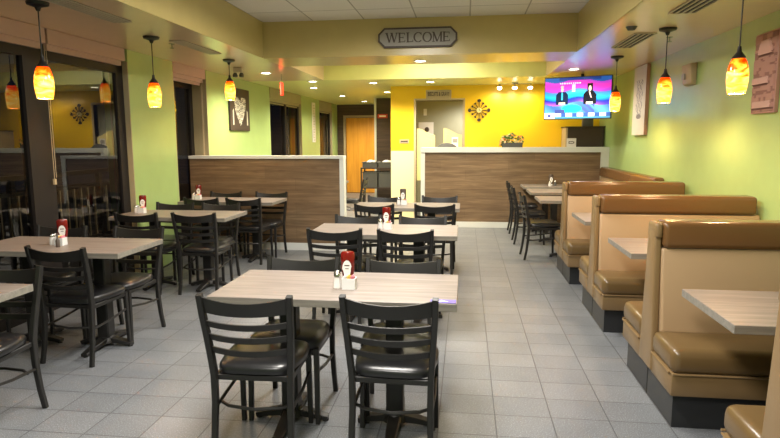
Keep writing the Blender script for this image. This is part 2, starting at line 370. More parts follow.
# back wall with the kitchen doorway
bm = nb(); bx(bm, -1.38, -.91, YW, YW + .12, 0, S); bx(bm, -.06, XR, YW, YW + .12, 0, S); bx(bm, -.91, -.06, YW, YW + .12, 2.215, S)
struct('wall_back', bm, M['yellow'])
bm = nb(); bx(bm, -.95, -.91, YW - .015, YW + .13, 0, 2.25); bx(bm, -.06, -.02, YW - .015, YW + .13, 0, 2.25); bx(bm, -.91, -.06, YW - .015, YW + .13, 2.215, 2.25)
struct('trim_8', bm, M['tanbox'])
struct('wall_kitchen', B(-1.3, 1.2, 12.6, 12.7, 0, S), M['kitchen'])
struct('wall_corridor_right', B(-1.38, -1.30, YW + .12, YF, 0, S), M['yellow'])
struct('wall_panel_wood', B(-2.12, -1.38, 14.0, 14.12, 0, S), M['woodd']); struct('trim_9', B(-2.17, -2.12, 13.98, 14.14, 0, S), M['white'])
bm = nb(); bx(bm, XL, -3.36, YF, YF + .1, 0, S); bx(bm, -2.36, -1.38, YF, YF + .1, 0, S); bx(bm, -3.36, -2.36, YF, YF + .1, 2.12, S)
struct('wall_far', bm, M['woodd'])
bm = nb(); bx(bm, -3.42, -3.36, YF - .03, YF + .1, 0, 2.18); bx(bm, -2.36, -2.30, YF - .03, YF + .1, 0, 2.18); bx(bm, -3.36, -2.36, YF - .03, YF + .1, 2.12, 2.18)
struct('trim_10', bm, M['tanbox'])
d = struct('door_1', B(-3.35, -2.37, YF + .02, YF + .07, .01, 2.11), M['orange'])
obj('door_handle', B(-2.47, -2.45, YF - .03, YF + .02, .98, 1.08), M['steel'], d)
# outside
struct('ground_outside', B(-14, XG - .1, -3, 20, -.2, -.05), M['ground'])

# ================================================================== CEILING FITTINGS
t0 = None
for i, (x, y) in enumerate(TROF):
    t = thing('ceiling_light_panel', ['rectangular light panel in the dining ceiling, rearmost of the row', 'rectangular light panel in the dining ceiling, middle of the row', 'rectangular light panel in the dining ceiling, nearest the welcome sign'][i], 'ceiling light', (x, y, MC))
    bm = nb()
    for a in ((-.30, -.275, -.60, .60), (.275, .30, -.60, .60), (-.275, .275, -.60, -.575), (-.275, .275, .575, .60)): bx(bm, a[0], a[1], a[2], a[3], -.02, 0)
    obj('frame', bm, M['white'], t); obj('diffuser', B(-.275, .275, -.575, .575, -.012, -.002), M['troff'], t)
t = thing('ceiling_light_panel', 'added unseen fill panel inside the ceiling recess behind the beam', 'ceiling light', (-.5, 8.5, MC), PI / 2)  # glowing panel added to go with the recess fill, not a known fixture
obj('diffuser', B(-.275, .275, -.575, .575, -.012, -.002), M['troff'], t)
def vent(x, y, L, W, rz, label, lit=True):
    t = thing('air_vent', label, 'air vent', (x, y, S), rz, 'linear slot vents in the soffits')
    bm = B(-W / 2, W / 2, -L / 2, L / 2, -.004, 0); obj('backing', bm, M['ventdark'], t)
    bm = nb(); n = 4
    for k in range(n + 1):
        x_ = -W / 2 + k * W / n; bx(bm, x_ - .007, x_ + .007, -L / 2, L / 2, -.012, -.004)
    bx(bm, -W / 2, W / 2, -L / 2 - .012, -L / 2, -.012, 0); bx(bm, -W / 2, W / 2, L / 2, L / 2 + .012, -.012, 0)
    obj('slats', bm, M['ventw'], t)
vent(-2.79, 3.95, 1.35, .15, 0, 'long slot vent in the soffit above the nearest left window'); vent(-2.80, 6.0, .9, .13, 0, 'slot vent in the soffit between the second and third left pendants')
vent(1.63, 6.25, .85, .19, 0, 'white slot vent in the right soffit beside the middle pendant'); vent(1.64, 4.55, .75, .19, 0, 'white slot vent in the right soffit at the top edge near the closest pendant')
CANS = [(-2.9, 8.43, 'round downlight nearest the green wall beyond the beam'), (-2.55, 9.75, 'round downlight in front of the hanging red exit sign'), (-2.85, 10.97, 'round downlight above the window beyond the half wall'), (-2.75, 13.09, 'round downlight over the corridor near the lettered pillar'), (-1.59, 10.18, 'round downlight left of the yellow wall'), (-1.62, 12.2, 'round downlight over the corridor in front of the red sign'), (-2.6, 15.1, 'round downlight in front of the orange door'), (-.57, 7.45, 'round downlight in the beam below the welcome sign'), (-.61, 10.15, 'round downlight above the swing-door opening'), (1.49, 8.65, 'round downlight above the television')]
CW = [70, 45, 50, 40, 50, 40, 95, 16, 45, 30]
can0 = None
for (x, y, lb), wt in zip(CANS, CW):
    if can0 is None:
        can0 = thing('downlight', lb, 'ceiling light', (x, y, S), 0, 'round recessed downlights')
        bm = nb(); lathe(bm, [(.062, -.001), (.085, -.001), (.083, -.008), (.062, -.006), (.062, -.001)], n=24, cap=False); obj('trim_ring', bm, M['white'], can0, True)
        bm = nb(); lathe(bm, [(.0, -.004), (.062, -.004), (.062, -.001), (.0, -.001)], n=24); obj('lens', bm, M['lamp'], can0)
    else: dup(can0, (x, y, S), 0, lb)
    spot('downlight_bulb', (x, y, S - .02), wt * 2.2, WARM, 150, rad=.06, blend=.8)
spot('kitchen_lamp', (.2, 11.9, 2.3), 70, NEUT, 170, rad=.15)
def sprinkler(x, y, lb):
    bm = nb(); lathe(bm, [(.03, -.004), (.03, 0)], n=12); lathe(bm, [(.008, -.04), (.008, -.004)], n=8); lathe(bm, [(.022, -.045), (.022, -.04)], n=10)
    o = obj('sprinkler_head', bm, M['steel'], loc=(x, y, S)); tag(o, lb, 'sprinkler', 'sprinkler heads')
sprinkler(-2.95, 5.75, 'small metal sprinkler head beside the second left pendant'); sprinkler(1.93, 6.1, 'small metal sprinkler head on the soffit beside the middle right pendant')
bm = nb(); lathe(bm, [(.045, -.005), (.05, 0)], n=16); lathe(bm, [(.0, -.03), (.03, -.03), (.045, -.005)], n=16)
tag(obj('ceiling_speaker', bm, M['greyplastic'], loc=(1.42, 5.5, S)), 'small dark round fitting on the right soffit ahead of the slot vent', 'ceiling fitting')
t = thing('emergency_light', 'small white emergency lamp with two heads near the third left pendant', 'emergency light', (-3.05, 7.75, S))
obj('base', B(-.06, .06, -.04, .04, -.07, 0, bev=.01), M['ventw'], t)
for s in (-1, 1):
    bm = nb(); lathe(bm, [(.0, -.03), (.03, -.025), (.034, .0), (.02, .03), (0, .035)], (s * .045, 0, -.10), 14); obj('lamp_head', bm, M['greyplastic'], t, True)
t = thing('exit_sign', 'red lit exit sign hanging from the ceiling beyond the beam', 'exit sign', (-2.72, 8.6, S))
obj('stem', B(-.008, .008, -.008, .008, -.10, 0), M['steel'], t); obj('panel', B(-.01, .01, -.05, .05, -.31, -.12, bev=.004), M['exitred'], t)

# pendants
def pendant(x, y, zb, lb):
    t = thing('pendant_lamp', lb, 'pendant lamp', (x, y, zb), 0, 'art glass pendants')
    bm = nb(); lathe(bm, [(.075, S - zb), (.07, S - zb - .02), (.022, S - zb - .035), (.012, S - zb - .06), (0, S - zb - .06)], n=24); obj('canopy', bm, M['black'], t, True)
    bm = nb(); sweep(bm, [(0, 0, S - zb - .05), (0, 0, .29)], .0045, .0045, 8, Vector((0, 1, 0))); obj('cord', bm, M['black'], t)
    bm = nb(); lathe(bm, [(0, .30), (.010, .30), (.015, .265), (.040, .232), (.038, .222), (0, .222)], n=20); obj('cap', bm, M['black'], t, True)
    bm = nb(); pr = [(.034, .229), (.047, .205), (.0585, .165), (.064, .12), (.0635, .08), (.058, .035), (.051, 0)]
    lathe(bm, pr + [(.046, .002), (.053, .035), (.0585, .08), (.059, .12), (.053, .165), (.042, .203), (.034, .229)], n=32, cap=False)
    obj('lamp_shade', bm, M['shade'], t, True)
    bm = nb(); lathe(bm, [(0, .05), (.022, .06), (.027, .06), (.015, .10), (0, .11)], n=16); obj('bulb', bm, M['lamp'], t, True)
    l = bpy.data.lights.new('pendant_bulb', 'POINT'); l.energy = 12 if x < 0 else 30; l.color = (1, .66, .36); l.shadow_soft_size = .015
    lo = bpy.data.objects.new('pendant_bulb', l); lo.location = (x, y, zb + .022); C.objects.link(lo)
pendant(-2.99, 3.92, 1.815, 'yellow and orange glass pendant hanging before the nearest left window')
pendant(-2.94, 5.34, 1.83, 'red-topped glass pendant hanging in front of the first green pillar')
pendant(-2.86, 6.98, 2.0, 'glass pendant hanging in front of the dark leaf picture')
pendant(1.735, 4.12, 1.80, 'large-looking glass pendant on the right, nearest the carved wall panel')
pendant(1.76, 5.62, 1.83, 'red-rimmed glass pendant between the tall white picture and the thermostat')
pendant(1.77, 7.42, 1.84, 'pale yellow glass pendant hanging beside the television')

# track light on the yellow wall ceiling
t = thing('track_light', 'three-headed white spot bar on the ceiling before the yellow wall', 'track light', (.83, 10.5, S))
obj('canopy', B(-.05, .05, -.04, .04, -.02, 0, bev=.005), M['steel'], t)
bm = nb(); sweep(bm, [(-.28, 0, -.03), (.28, 0, -.03)], .008, .008, 8); obj('bar', bm, M['steel'], t)
for s in (-1, 0, 1):
    bm = nb(); sweep(bm, [(s * .26, 0, -.03), (s * .26, 0, -.05)], .006, .006, 8, Vector((0, 1, 0))); lathe(bm, [(.012, -.05), (.03, -.065), (.032, -.075)], (s * .26, 0, 0), 14)
    h = obj('spot_head', bm, M['steel'], t, True)
    bm = nb(); lathe(bm, [(0, -.125), (.025, -.117), (.038, -.10), (.036, -.08), (.03, -.075)], (s * .26, 0, 0), 16); obj('bulb', bm, M['lamp'], h, True)
    spot('track_bulb', (.83 + s * .26, 10.5, S - .13), 12, (1, .84, .55), 160, aim=(.83 + s * .5, 10.85, 1.2), rad=.04)

# ================================================================== TABLES
def tabletop(x0, x1, y0, y1, z=.76, th=.038):
    bm = nb(); bx(bm, x0, x1, y0, y1, z - th, z); bevel(bm, .002, 1)
    for f in bm.faces:
        f.material_index = 0 if f.calc_center_median().z > z - .001 else 1
    return bm
def pedestal(x, bl=.27, bw=.21, h=.70):
    bm = nb(); bx(bm, x - .045, x + .045, -.045, .045, .05, h); bevel(bm, .008, 1)
    bx(bm, x - .15, x + .15, -.15, .15, h, h + .022)
    return bm
def cross(x, bl=.27, bw=.2):
    bm = nb()
    for (dx, dy) in ((1, 0), (-1, 0), (0, 1), (0, -1)):
        L = bw if dx else bl
        pts = [(x + dx * .02, dy * .02, .05), (x + dx * L * .6, dy * L * .6, .035), (x + dx * L, dy * L, .018)]
        sweep(bm, pts, [.035, .03, .024], [.022, .016, .012])
        lathe(bm, [(.018, 0), (.018, .012)], (x + dx * L * .93, dy * L * .93, 0), 10)
    lathe(bm, [(.07, .03), (.06, .065), (.05, .075)], (x, 0, 0), 16)
    return bm
def dining_table(w_, d_, loc, lb, group, peds=(-.285, .285)):
    t = thing('dining_table', lb, 'table', loc, 0, group)
    obj('tabletop', tabletop(-w_ / 2, w_ / 2, -d_ / 2, d_ / 2), [M['table'], M['tedge']], t)
    for p in peds:
        q = obj('pedestal', pedestal(p), M['black'], t); obj('cross_base', cross(p), M['black'], q, True)
    return t
GC = 'grey oak tables along the middle of the room'; GL = 'grey oak tables along the left windows'
T1 = dining_table(1.22, .60, (-.64, 2.95, 0), 'grey oak laminate table nearest the camera, purple card on its front corner', GC)
T2 = dup(T1, (-.665, 4.87, 0), 0, 'grey oak laminate table in the middle of the room, second in the centre line')
T3 = dup(T1, (-.665, 6.70, 0), 0, 'grey oak table furthest back in the centre line, before the gap between half walls')
LX = -2.93
T4 = dup(T1, (LX + .04, 2.48, 0), 0, 'grey oak table whose corner enters at the left edge of the picture', GL)
T5 = dup(T1, (LX, 3.915, 0), 0, 'grey oak table by the nearest left window with a ketchup bottle on it', GL)
T6 = dup(T1, (LX, 5.70, 0), 0, 'grey oak table against the first green pillar', GL)
T7 = dup(T1, (LX, 7.13, 0), 0, 'grey oak table in front of the left wood half wall', GL)
R1 = dining_table(.75, .62, (1.30, 7.66, 0), 'small grey table beside the bench, nearest of the three to the booths', 'small tables along the wall bench', (0,))
R2 = dup(R1, (1.30, 8.78, 0), 0, 'small grey table beside the bench, middle of the three')
R3 = dup(R1, (1.30, 9.74, 0), 0, 'small table beside the bench, against the right wood half wall, sauce bottle on top')
T8 = dup(T1, (-2.75, 10.35, 0), 0, 'table mostly hidden behind the left half wall', 'grey oak tables beyond the half wall')

# ================================================================== CHAIRS
def make_chair(lb, group):
    t = thing('dining_chair', lb, 'chair', (0, 0, 0), 0, group)
    bm = nb()
    # cushion: rounded slab grown from stacked outlines
    def ring(sc, z):
        out = []
        for k in range(32):
            a = k * 2 * PI / 32; c, s = math.cos(a), math.sin(a); e = .42
            x = math.copysign(abs(c) ** e, c) * .205 * sc; y = math.copysign(abs(s) ** e, s) * .205 * sc
            if y < 0: x *= .93
            out.append(bm.verts.new((x, y + .01, z)))
        return out
    R = [ring(.90, .415), ring(.985, .422), ring(1.0, .437), ring(.985, .452), ring(.93, .463), ring(.75, .471), ring(.4, .474)]
    for a, b in zip(R, R[1:]):
        for k in range(32): bm.faces.new((a[k], a[(k + 1) % 32], b[(k + 1) % 32], b[k]))
    bm.faces.new(R[0][::-1]); bm.faces.new(R[-1])
    obj('seat', bm, M['vinyl'], t, True)
    bm = nb()
    sweep(bm, [(-.175, .17, .40), (.175, .17, .40)], .012, .014); sweep(bm, [(-.175, -.17, .40), (.175, -.17, .40)], .012, .014)
    for s in (-1, 1): sweep(bm, [(s * .178, -.17, .40), (s * .178, .18, .40)], .012, .014)
    obj('seat_frame', bm, M['black'], t)
    for s in (-1, 1):
        bm = nb(); sweep(bm, [(s * .182, .175, .415), (s * .184, .18, .2), (s * .186, .187, 0)], [.014, .013, .012], [.014, .013, .012], 0, Vector((0, 1, 0)))
        obj('leg', bm, M['black'], t)
        bm = nb(); P_ = [(.190, -.235, 0), (.186, -.212, .12), (.183, -.193, .28), (.185, -.188, .42), (.192, -.20, .52), (.200, -.222, .64), (.206, -.245, .74), (.209, -.262, .825)]
        sweep(bm, [(s * a, b, c) for a, b, c in P_], .014, [.013, .014, .016, .019, .019, .018, .017, .016], 0, Vector((0, 1, 0)))
        obj('back_post', bm, M['black'], t)
    def yz(z):  # post position at height z
        for a, b in zip(P_, P_[1:]):
            if a[2] <= z <= b[2]:
                f = (z - a[2]) / (b[2] - a[2]); return a[0] + f * (b[0] - a[0]), a[1] + f * (b[1] - a[1])
    def rail(z0, z1, sag, name, bow=.028, topdip=0):
        bm = nb(); n = 10; cols = []
        for k in range(n + 1):
            u = k / n * 2 - 1; q = 1 - u * u; col = []
            for (zz, dy) in ((z0 - sag * q, 0), (z1 - (sag + topdip) * q, 0)):
                px, py = yz(max(z0, min(.824, zz + sag * q)))
                for off in (-.006, .006): col.append(bm.verts.new((u * (px - .008), py - bow * q + off, zz)))
            cols.append(col)
        for a, b in zip(cols, cols[1:]):
            for (i, j) in ((0, 1), (1, 3), (3, 2), (2, 0)): bm.faces.new((a[i], a[j], b[j], b[i]))
        for c in (cols[0], cols[-1]): bm.faces.new((c[0], c[1], c[3], c[2]))
        obj(name, bm, M['black'], t, True)
    rail(.738, .815, .012, 'top_rail', .03, .012)
    for z in (.672, .606, .540): rail(z - .005, z + .024, .012, 'slat', .028)
    for s in (-1, 1):
        bm = nb(); sweep(bm, [(s * .184, .178, .29), (s * .19, 0, .265), (s * .185, -.19, .25)], .0085, .0085, 8); obj('stretcher', bm, M['black'], t, True)
    bm = nb(); sweep(bm, [(-.188, -.12, .252), (-.13, -.165, .25), (0, -.19, .248), (.13, -.165, .25), (.188, -.12, .252)], .0085, .0085, 8); obj('stretcher', bm, M['black'], t, True)
    return t
G1 = 'black ladderback chairs round the centre tables'; G2 = 'black ladderback chairs round the window tables'; G3 = 'black ladderback chairs facing the wall bench'
near = 0; far = PI
CHS = [
 (-.99, 2.72, near + .03, 'black ladderback chair with back to camera, left one at the nearest centre table', G1),
 (-.325, 2.76, near - .02, 'black ladderback chair with back to camera, right one at the nearest centre table', G1),
 (-.955, 3.09, far, 'black ladderback chair facing the camera on the far left side of the nearest centre table', G1),
 (-.345, 3.09, far + .03, 'black ladderback chair facing the camera on the far right side of the nearest centre table', G1),
 (-1.03, 4.72, near + .05, 'black ladderback chair with back to camera, left one at the middle centre table', G1),
 (-.46, 4.72, near + .02, 'black ladderback chair with back to camera, right one at the middle centre table', G1),
 (-.98, 5.06, far, 'black ladderback chair behind the middle centre table, left, facing the camera', G1),
 (-.385, 5.06, far - .02, 'black ladderback chair behind the middle centre table, right, facing the camera', G1),
 (-.98, 6.52, near, 'black ladderback chair with back to camera, left one at the furthest centre table', G1),
 (-.33, 6.55, near + .03, 'black ladderback chair with back to camera, right one at the furthest centre table', G1),
 (-.98, 6.92, far, 'black ladderback chair behind the furthest centre table, left, before the gap', G1),
 (-.31, 6.97, far, 'black ladderback chair behind the furthest centre table, right, before the tan half wall', G1),
 (-2.55, 2.66, far + .05, 'dark chair at the left edge of the picture, facing the camera at the cut-off table', G2),
 (-2.66, 3.74, near - .06, 'black ladderback chair with back to camera at the table by the nearest window', G2),
 (-3.30, 4.14, far, 'dark chair behind the nearest window table, left one, facing the camera', G2),
 (-2.64, 4.14, far - .06, 'dark chair behind the nearest window table, right one, black seat turned out', G2),
 (-3.17, 5.53, near, 'black ladderback chair with back to camera, left one at the table by the green pillar', G2),
 (-2.60, 5.56, near + .03, 'black ladderback chair with back to camera, right one at the table by the green pillar', G2),
 (-3.24, 5.94, far, 'dark chair behind the pillar table, left one, facing the camera', G2),
 (-2.70, 5.94, far, 'dark chair behind the pillar table, right one, facing the camera', G2),
 (-3.19, 7.00, near, 'black ladderback chair, left one, near side of the table at the left half wall', G2),
 (-2.65, 7.00, near - .02, 'black ladderback chair, right one, near side of the table at the left half wall', G2),
 (-3.22, 7.32, far, 'dark chair squeezed between the table and left half wall, left one', G2),
 (-2.585, 7.33, far, 'dark chair squeezed between the table and left half wall, right one', G2),
 (.98, 7.60, -PI / 2 + .05, 'black ladderback chair seen from the side, nearest of those facing the wall bench', G3),
 (.95, 8.70, -PI / 2, 'black ladderback chair seen from the side, middle of those facing the wall bench', G3),
 (.95, 9.66, -PI / 2, 'black ladderback chair seen from the side, furthest of those facing the wall bench', G3),
 (-2.03, 10.35, PI / 2, 'black ladderback chair seen in the gap just past the end of the left half wall', 'black ladderback chairs beyond the half wall'),
]
c0 = None
for (x, y, rz, lb, g) in CHS:
    if c0 is None:
        c0 = make_chair(lb, g); c0.location = (x, y, 0); c0.rotation_euler = (0, 0, rz)
    else: dup(c0, (x, y, 0), rz, lb, g)

# ================================================================== BOOTHS
def rbox(x0, x1, y0, y1, z0, z1, r, seg=4): return B(x0, x1, y0, y1, z0, z1, bev=r, seg=seg)
def booth(y, lb, fe=.90):
    """double bench, near corner of its plinth at y; seats towards -Y and +Y, back panel between"""
    t = thing('booth_bench', lb, 'booth bench', (1.10, y, 0), 0, 'double-sided vinyl booth benches')
    W = XR - 1.10 - .012
    bm = B(0, W, 0, fe - .04, 0, .19); obj('plinth', bm, M['kick'], t)
    obj('plinth_joint', B(-.002, 0, .425, .435, 0, .19), M['black'], t)
    # seats: fascia + cushion, each side
    for s, (ya, yb) in (('n', (-.05, .29)), ('f', (.49, fe))):
        obj('seat_base', rbox(-.03, W, ya, yb, .19, .315, .012, 2), M['sbase'], t, True)
        bm = rbox(-.035, W, ya - .012 if s == 'n' else ya, yb if s == 'n' else yb + .012, .31, .445, .045, 5)
        obj('seat_cushion', bm, M['seatv'], t, True)
        yy = ya - .013 if s == 'n' else yb + .013
        bm = nb(); sweep(bm, [(-.037, ya + .02, .315), (-.037, yb - .02, .315)], .006, .006, 6); sweep(bm, [(-.03, yy + (.004 if s == 'n' else -.004), .315), (W, yy + (.004 if s == 'n' else -.004), .315)], .006, .006, 6)
        obj('piping', bm, M['post'], t, True)
    # back: tapered core, padded tan faces, brown roll over the top
    bm = nb(); prism(bm, [(.27, .20), (.51, .20), (.45, 1.0), (.33, 1.0)], 'x', -.035, .004); bevel(bm, .010, 3); obj('end_panel', bm, M['post'], t, True)
    bm = nb(); prism(bm, [(.245, .42), (.40, .42), (.40, .905), (.318, .905)], 'x', .004, W); bevel(bm, .014, 3); obj('back_cushion', bm, M['tan'], t, True)
    bm = nb(); prism(bm, [(.40, .42), (.54, .42), (.462, .905), (.40, .905)], 'x', .004, W); bevel(bm, .014, 3); obj('back_cushion', bm, M['tan'], t, True)
    bm = nb(); prism(bm, [(.296, .905), (.484, .905), (.476, 1.055), (.304, 1.055)], 'x', .006, W - .03); bevel(bm, .03, 5); obj('top_roll', bm, M['roll'], t, True)
    bm = nb(); prism(bm, [(.312, .96), (.468, .96), (.462, 1.045), (.318, 1.045)], 'x', -.034, .006); bevel(bm, .014, 3); obj('end_cap', bm, M['post'], t, True)
    return t
booth(1.64, 'tan and brown booth bench cut off at the bottom right corner of the picture', .80)
booth(3.09, 'tan and brown booth bench nearest the camera that is seen whole, large black plinth')
booth(4.64, 'tan and brown booth bench, second back along the right wall')
booth(6.19, 'tan and brown booth bench furthest back, next to the small tables')
def booth_table(y0, y1, lb, g='grey oak booth tables fixed to the right wall'):
    t = thing('booth_table', lb, 'table', (1.10, (y0 + y1) / 2, 0), 0, g); h = (y1 - y0) / 2; W = XR - 1.10 - .005
    obj('tabletop', tabletop(0, W, -h, h), [M['table'], M['tedge']], t)
    bm = nb(); bx(bm, .42, .51, -.045, .045, .05, .70); bx(bm, .30, .63, -.12, .12, .70, .722); q = obj('pedestal', bm, M['black'], t)
    bm = nb(); bx(bm, .17, .76, -.035, .035, 0, .04); bevel(bm, .01, 1); obj('foot_bar', bm, M['black'], q)
    return t
booth_table(2.47, 3.06, 'grey-pink oak booth table nearest the camera at the right edge')
booth_table(3.99, 4.63, 'grey-pink oak booth table between the nearest whole booth and the second one')
booth_table(5.52, 6.20, 'grey-pink oak booth table just before the furthest booth back')
# wall bench
t = thing('wall_bench', 'long tan and brown vinyl bench running along the right wall to the half wall', 'bench', (XR, 7.25, 0))
L = 10.02 - 7.25
obj('plinth', B(-.48, -.01, 0, L, 0, .19), M['kick'], t)
obj('seat_base', rbox(-.52, -.01, 0, L, .19, .315, .012, 2), M['sbase'], t, True)
obj('seat_cushion', rbox(-.53, -.10, 0, L, .31, .445, .045, 4), M['seatv'], t, True)
bm = nb(); prism(bm, [(-.22, .42), (-.01, .42), (-.01, .90), (-.14, .90)], 'y', 0, L); bevel(bm, .018, 3); obj('back_cushion', bm, M['tan'], t, True)
bm = nb(); prism(bm, [(-.17, .90), (-.01, .90), (-.01, 1.055), (-.15, 1.055)], 'y', 0, L); bevel(bm, .035, 4); obj('top_roll', bm, M['roll'], t, True)

# ================================================================== TABLE ITEMS
ZT = .76
def ketchup(x, y, rz, lb, dark=False):
    t = thing('ketchup_bottle', lb, 'bottle', (x, y, ZT), rz, 'sauce bottles on the tables')
    m = M['red'] if not dark else M['signdark']
    bm = nb(); lathe(bm, [(.024, .0), (.026, .004), (.026, .022), (.016, .030)], n=20, sy=.75); obj('cap', bm, M['redcap'], t, True)
    bm = nb(); lathe(bm, [(.014, .028), (.028, .05), (.034, .085), (.036, .13), (.037, .172), (.030, .182), (.0, .184)], n=24, sy=.62); obj('body', bm, m, t, True)
    bm = nb(); pts = []
    for k in range(20):
        a = k * 2 * PI / 20; r = .025 if math.sin(a) > 0 else .020
        pts.append((r * math.cos(a), .095 + .045 * math.sin(a)))
    prism(bm, pts, 'y', -.0245, -.0235); lb_ = obj('label_sticker', bm, M['paper'], t)
    bm = nb(); bx(bm, -.013, .013, -.0252, -.0245, .11, .116); bx(bm, -.009, .009, -.0252, -.0245, .094, .098); obj('label_print', bm, M['signdark'], lb_)
    return t
def shaker(x, y, lb, dark=False, tall=0):
    t = thing('salt_shaker' if not dark else 'pepper_shaker', lb, 'shaker', (x, y, ZT), 0, 'salt and pepper shakers on the tables')
    bm = nb(); lathe(bm, [(.019, 0), (.021, .004), (.017, .055 + tall), (.016, .06 + tall)], n=8); obj('body', bm, M['paper'] if not dark else M['greyplastic'], t)
    bm = nb(); lathe(bm, [(.017, .06 + tall), (.018, .07 + tall), (.012, .08 + tall), (0, .083 + tall)], n=16); obj('cap', bm, M['steel'], t, True)
def caddy(x, y, rz, lb):
    t = thing('sugar_caddy', lb, 'sugar caddy', (x, y, ZT), rz, 'white sugar caddies on the tables')
    bm = nb(); w2, d2, h = .034, .028, .056
    bx(bm, -w2, w2, -d2, d2, 0, .004); bx(bm, -w2, w2, -d2, -d2 + .004, .004, h); bx(bm, -w2, w2, d2 - .004, d2, .004, h); bx(bm, -w2, -w2 + .004, -d2 + .004, d2 - .004, .004, h); bx(bm, w2 - .004, w2, -d2 + .004, d2 - .004, .004, h)
    obj('tray', bm, M['redcap'], t)
    for m, xs in ((M['paper'], range(-28, -11, 6)), (M['packy'], range(-9, 9, 6)), (M['packp'], range(10, 28, 6))):
        bm = nb()
        for k, q in enumerate(xs): bx(bm, q / 1000, q / 1000 + .003, -.021, .021, .006, .066 + .004 * (k % 2))
        obj('sugar_packets', bm, m, t)
def setting(x, y, where, rz=0, dark=False, order=1):
    ketchup(x, y + .075, rz, 'upside-down red ketchup bottle with white label, on ' + where) if not dark else ketchup(x, y + .075, rz, 'dark sauce bottle with pale label, on ' + where, True)
    caddy(x + .018, y + .02, 0, 'white caddy of sugar packets, on ' + where)
    shaker(x - .045, y + .018, 'white salt shaker standing on ' + where); shaker(x - .055, y + .062, 'dark pepper shaker standing on ' + where, True)
setting(-.60, 2.86, 'the nearest centre table'); setting(-.665, 4.86, 'the middle centre table'); setting(-.72, 6.73, 'the furthest centre table', 0, True)
setting(-2.95, 3.86, 'the nearest window table', .5); setting(-3.38, 5.70, 'the table by the green pillar', .4); setting(-3.42, 7.10, 'the table at the left half wall', .4)
ketchup(1.38, 9.72, 0, 'dark sauce bottle with pale label, on the small table at the tan half wall', True); shaker(1.44, 9.68, 'dark pepper shaker on the small table at the tan half wall', True); shaker(1.35, 9.64, 'white salt shaker on the small table at the tan half wall')
bm = nb(); lathe(bm, [(.014, 0), (.014, .05), (.006, .06), (.006, .085), (.009, .087), (.009, .1), (0, .1)], n=14)
tag(obj('hot_sauce_bottle', bm, [M['signdark']], loc=(-2.895, 3.80, ZT), smooth=True), 'small dark hot sauce bottle in front of the ketchup on the nearest window table', 'bottle')
t = thing('table_card', 'purple and white card lying at the front right corner of the nearest table', 'card', (-.155, 2.657, ZT + .001), .0)
obj('card', B(0, .12, 0, .055, 0, .002), M['purple'], t); 
bm = nb(); prism(bm, [(.005, .01), (.055, .01), (.03, .03)], 'z', .002, .0026); prism(bm, [(.04, .02), (.085, .02), (.05, .045)], 'z', .002, .0026); obj('white_print', bm, M['paper'], t)

# ================================================================== SIGNS AND WALL THINGS
# WELCOME sign on the beam, serif capitals built from strokes
t = thing('welcome_sign', 'grey plaque with dark border reading WELCOME on the yellow beam', 'sign', (-.565, 6.945, 2.675))
def octa(w_, h_, c): return [(-w_ + c, -h_), (w_ - c, -h_), (w_, -h_ + c), (w_, h_ - c), (w_ - c, h_), (-w_ + c, h_), (-w_, h_ - c), (-w_, -h_ + c)]
bm = nb(); prism(bm, octa(.455, .112, .07), 'y', -.03, 0); obj('border', bm, M['signdark'], t)
bm = nb(); prism(bm, octa(.435, .092, .06), 'y', -.034, -.03); obj('face', bm, M['signgrey'], t)
bm = nb()
def st(x0, z0, x1, z1, w_):
    d = Vector((x1 - x0, z1 - z0)).normalized(); n_ = Vector((-d.y, d.x)) * w_ / 2
    prism(bm, [(x0 + n_.x, z0 + n_.y), (x1 + n_.x, z1 + n_.y), (x1 - n_.x, z1 - n_.y), (x0 - n_.x, z0 - n_.y)], 'y', -.037, -.034)
def sf(x, z, w_=.03): st(x - w_ / 2, z, x + w_ / 2, z, .007)
def ringl(cx, a0, a1, rx=.046, rz_=.052, n=24):
    pts = []
    for k in range(n + 1):
        a = a0 + (a1 - a0) * k / n; pts.append((cx + rx * math.cos(a), rz_ * math.sin(a), .006 + .011 * abs(math.cos(a))))
    for p, q in zip(pts, pts[1:]): st(p[0], p[1], q[0], q[1], (p[2] + q[2]) / 2 + .001)
H = .052; TK = .018; TN = .009
def LW(x): st(x, H, x + .032, -H, TK); st(x + .032, -H, x + .058, H, TN); st(x + .058, H, x + .088, -H, TK); st(x + .088, -H, x + .118, H, TN); [sf(x + q, H) for q in (0, .058, .118)]
def LE(x): st(x, -H, x, H, TK); [st(x, z, x + l, z, .008) for z, l in ((H - .004, .058), (0, .042), (-H + .004, .062))]; st(x + .058, H, x + .058, H - .022, .007); st(x + .062, -H, x + .062, -H + .024, .007); st(x + .042, -.01, x + .042, .01, .007); sf(x, H); sf(x, -H)
def LL(x): st(x, -H, x, H, TK); st(x, -H + .004, x + .058, -H + .004, .008); st(x + .058, -H, x + .058, -H + .026, .007); sf(x, H, .036); sf(x, -H)
def LC(x): ringl(x + .045, .75, 2 * PI - .75); st(x + .079, .02, x + .079, H, .007)
def LO(x): ringl(x + .048, 0, 2 * PI)
def LM(x): st(x, -H, x, H, TN); st(x, H, x + .042, -H, TK); st(x + .042, -H, x + .084, H, TN); st(x + .086, H, x + .086, -H, TK); sf(x, -H); sf(x + .088, -H); sf(x - .006, H, .02); sf(x + .09, H, .02)
LW(-.355); LE(-.205); LL(-.11); LC(-.035); LO(.065); LM(.185); LE(.305)
obj('lettering', bm, M['signdark'], t)
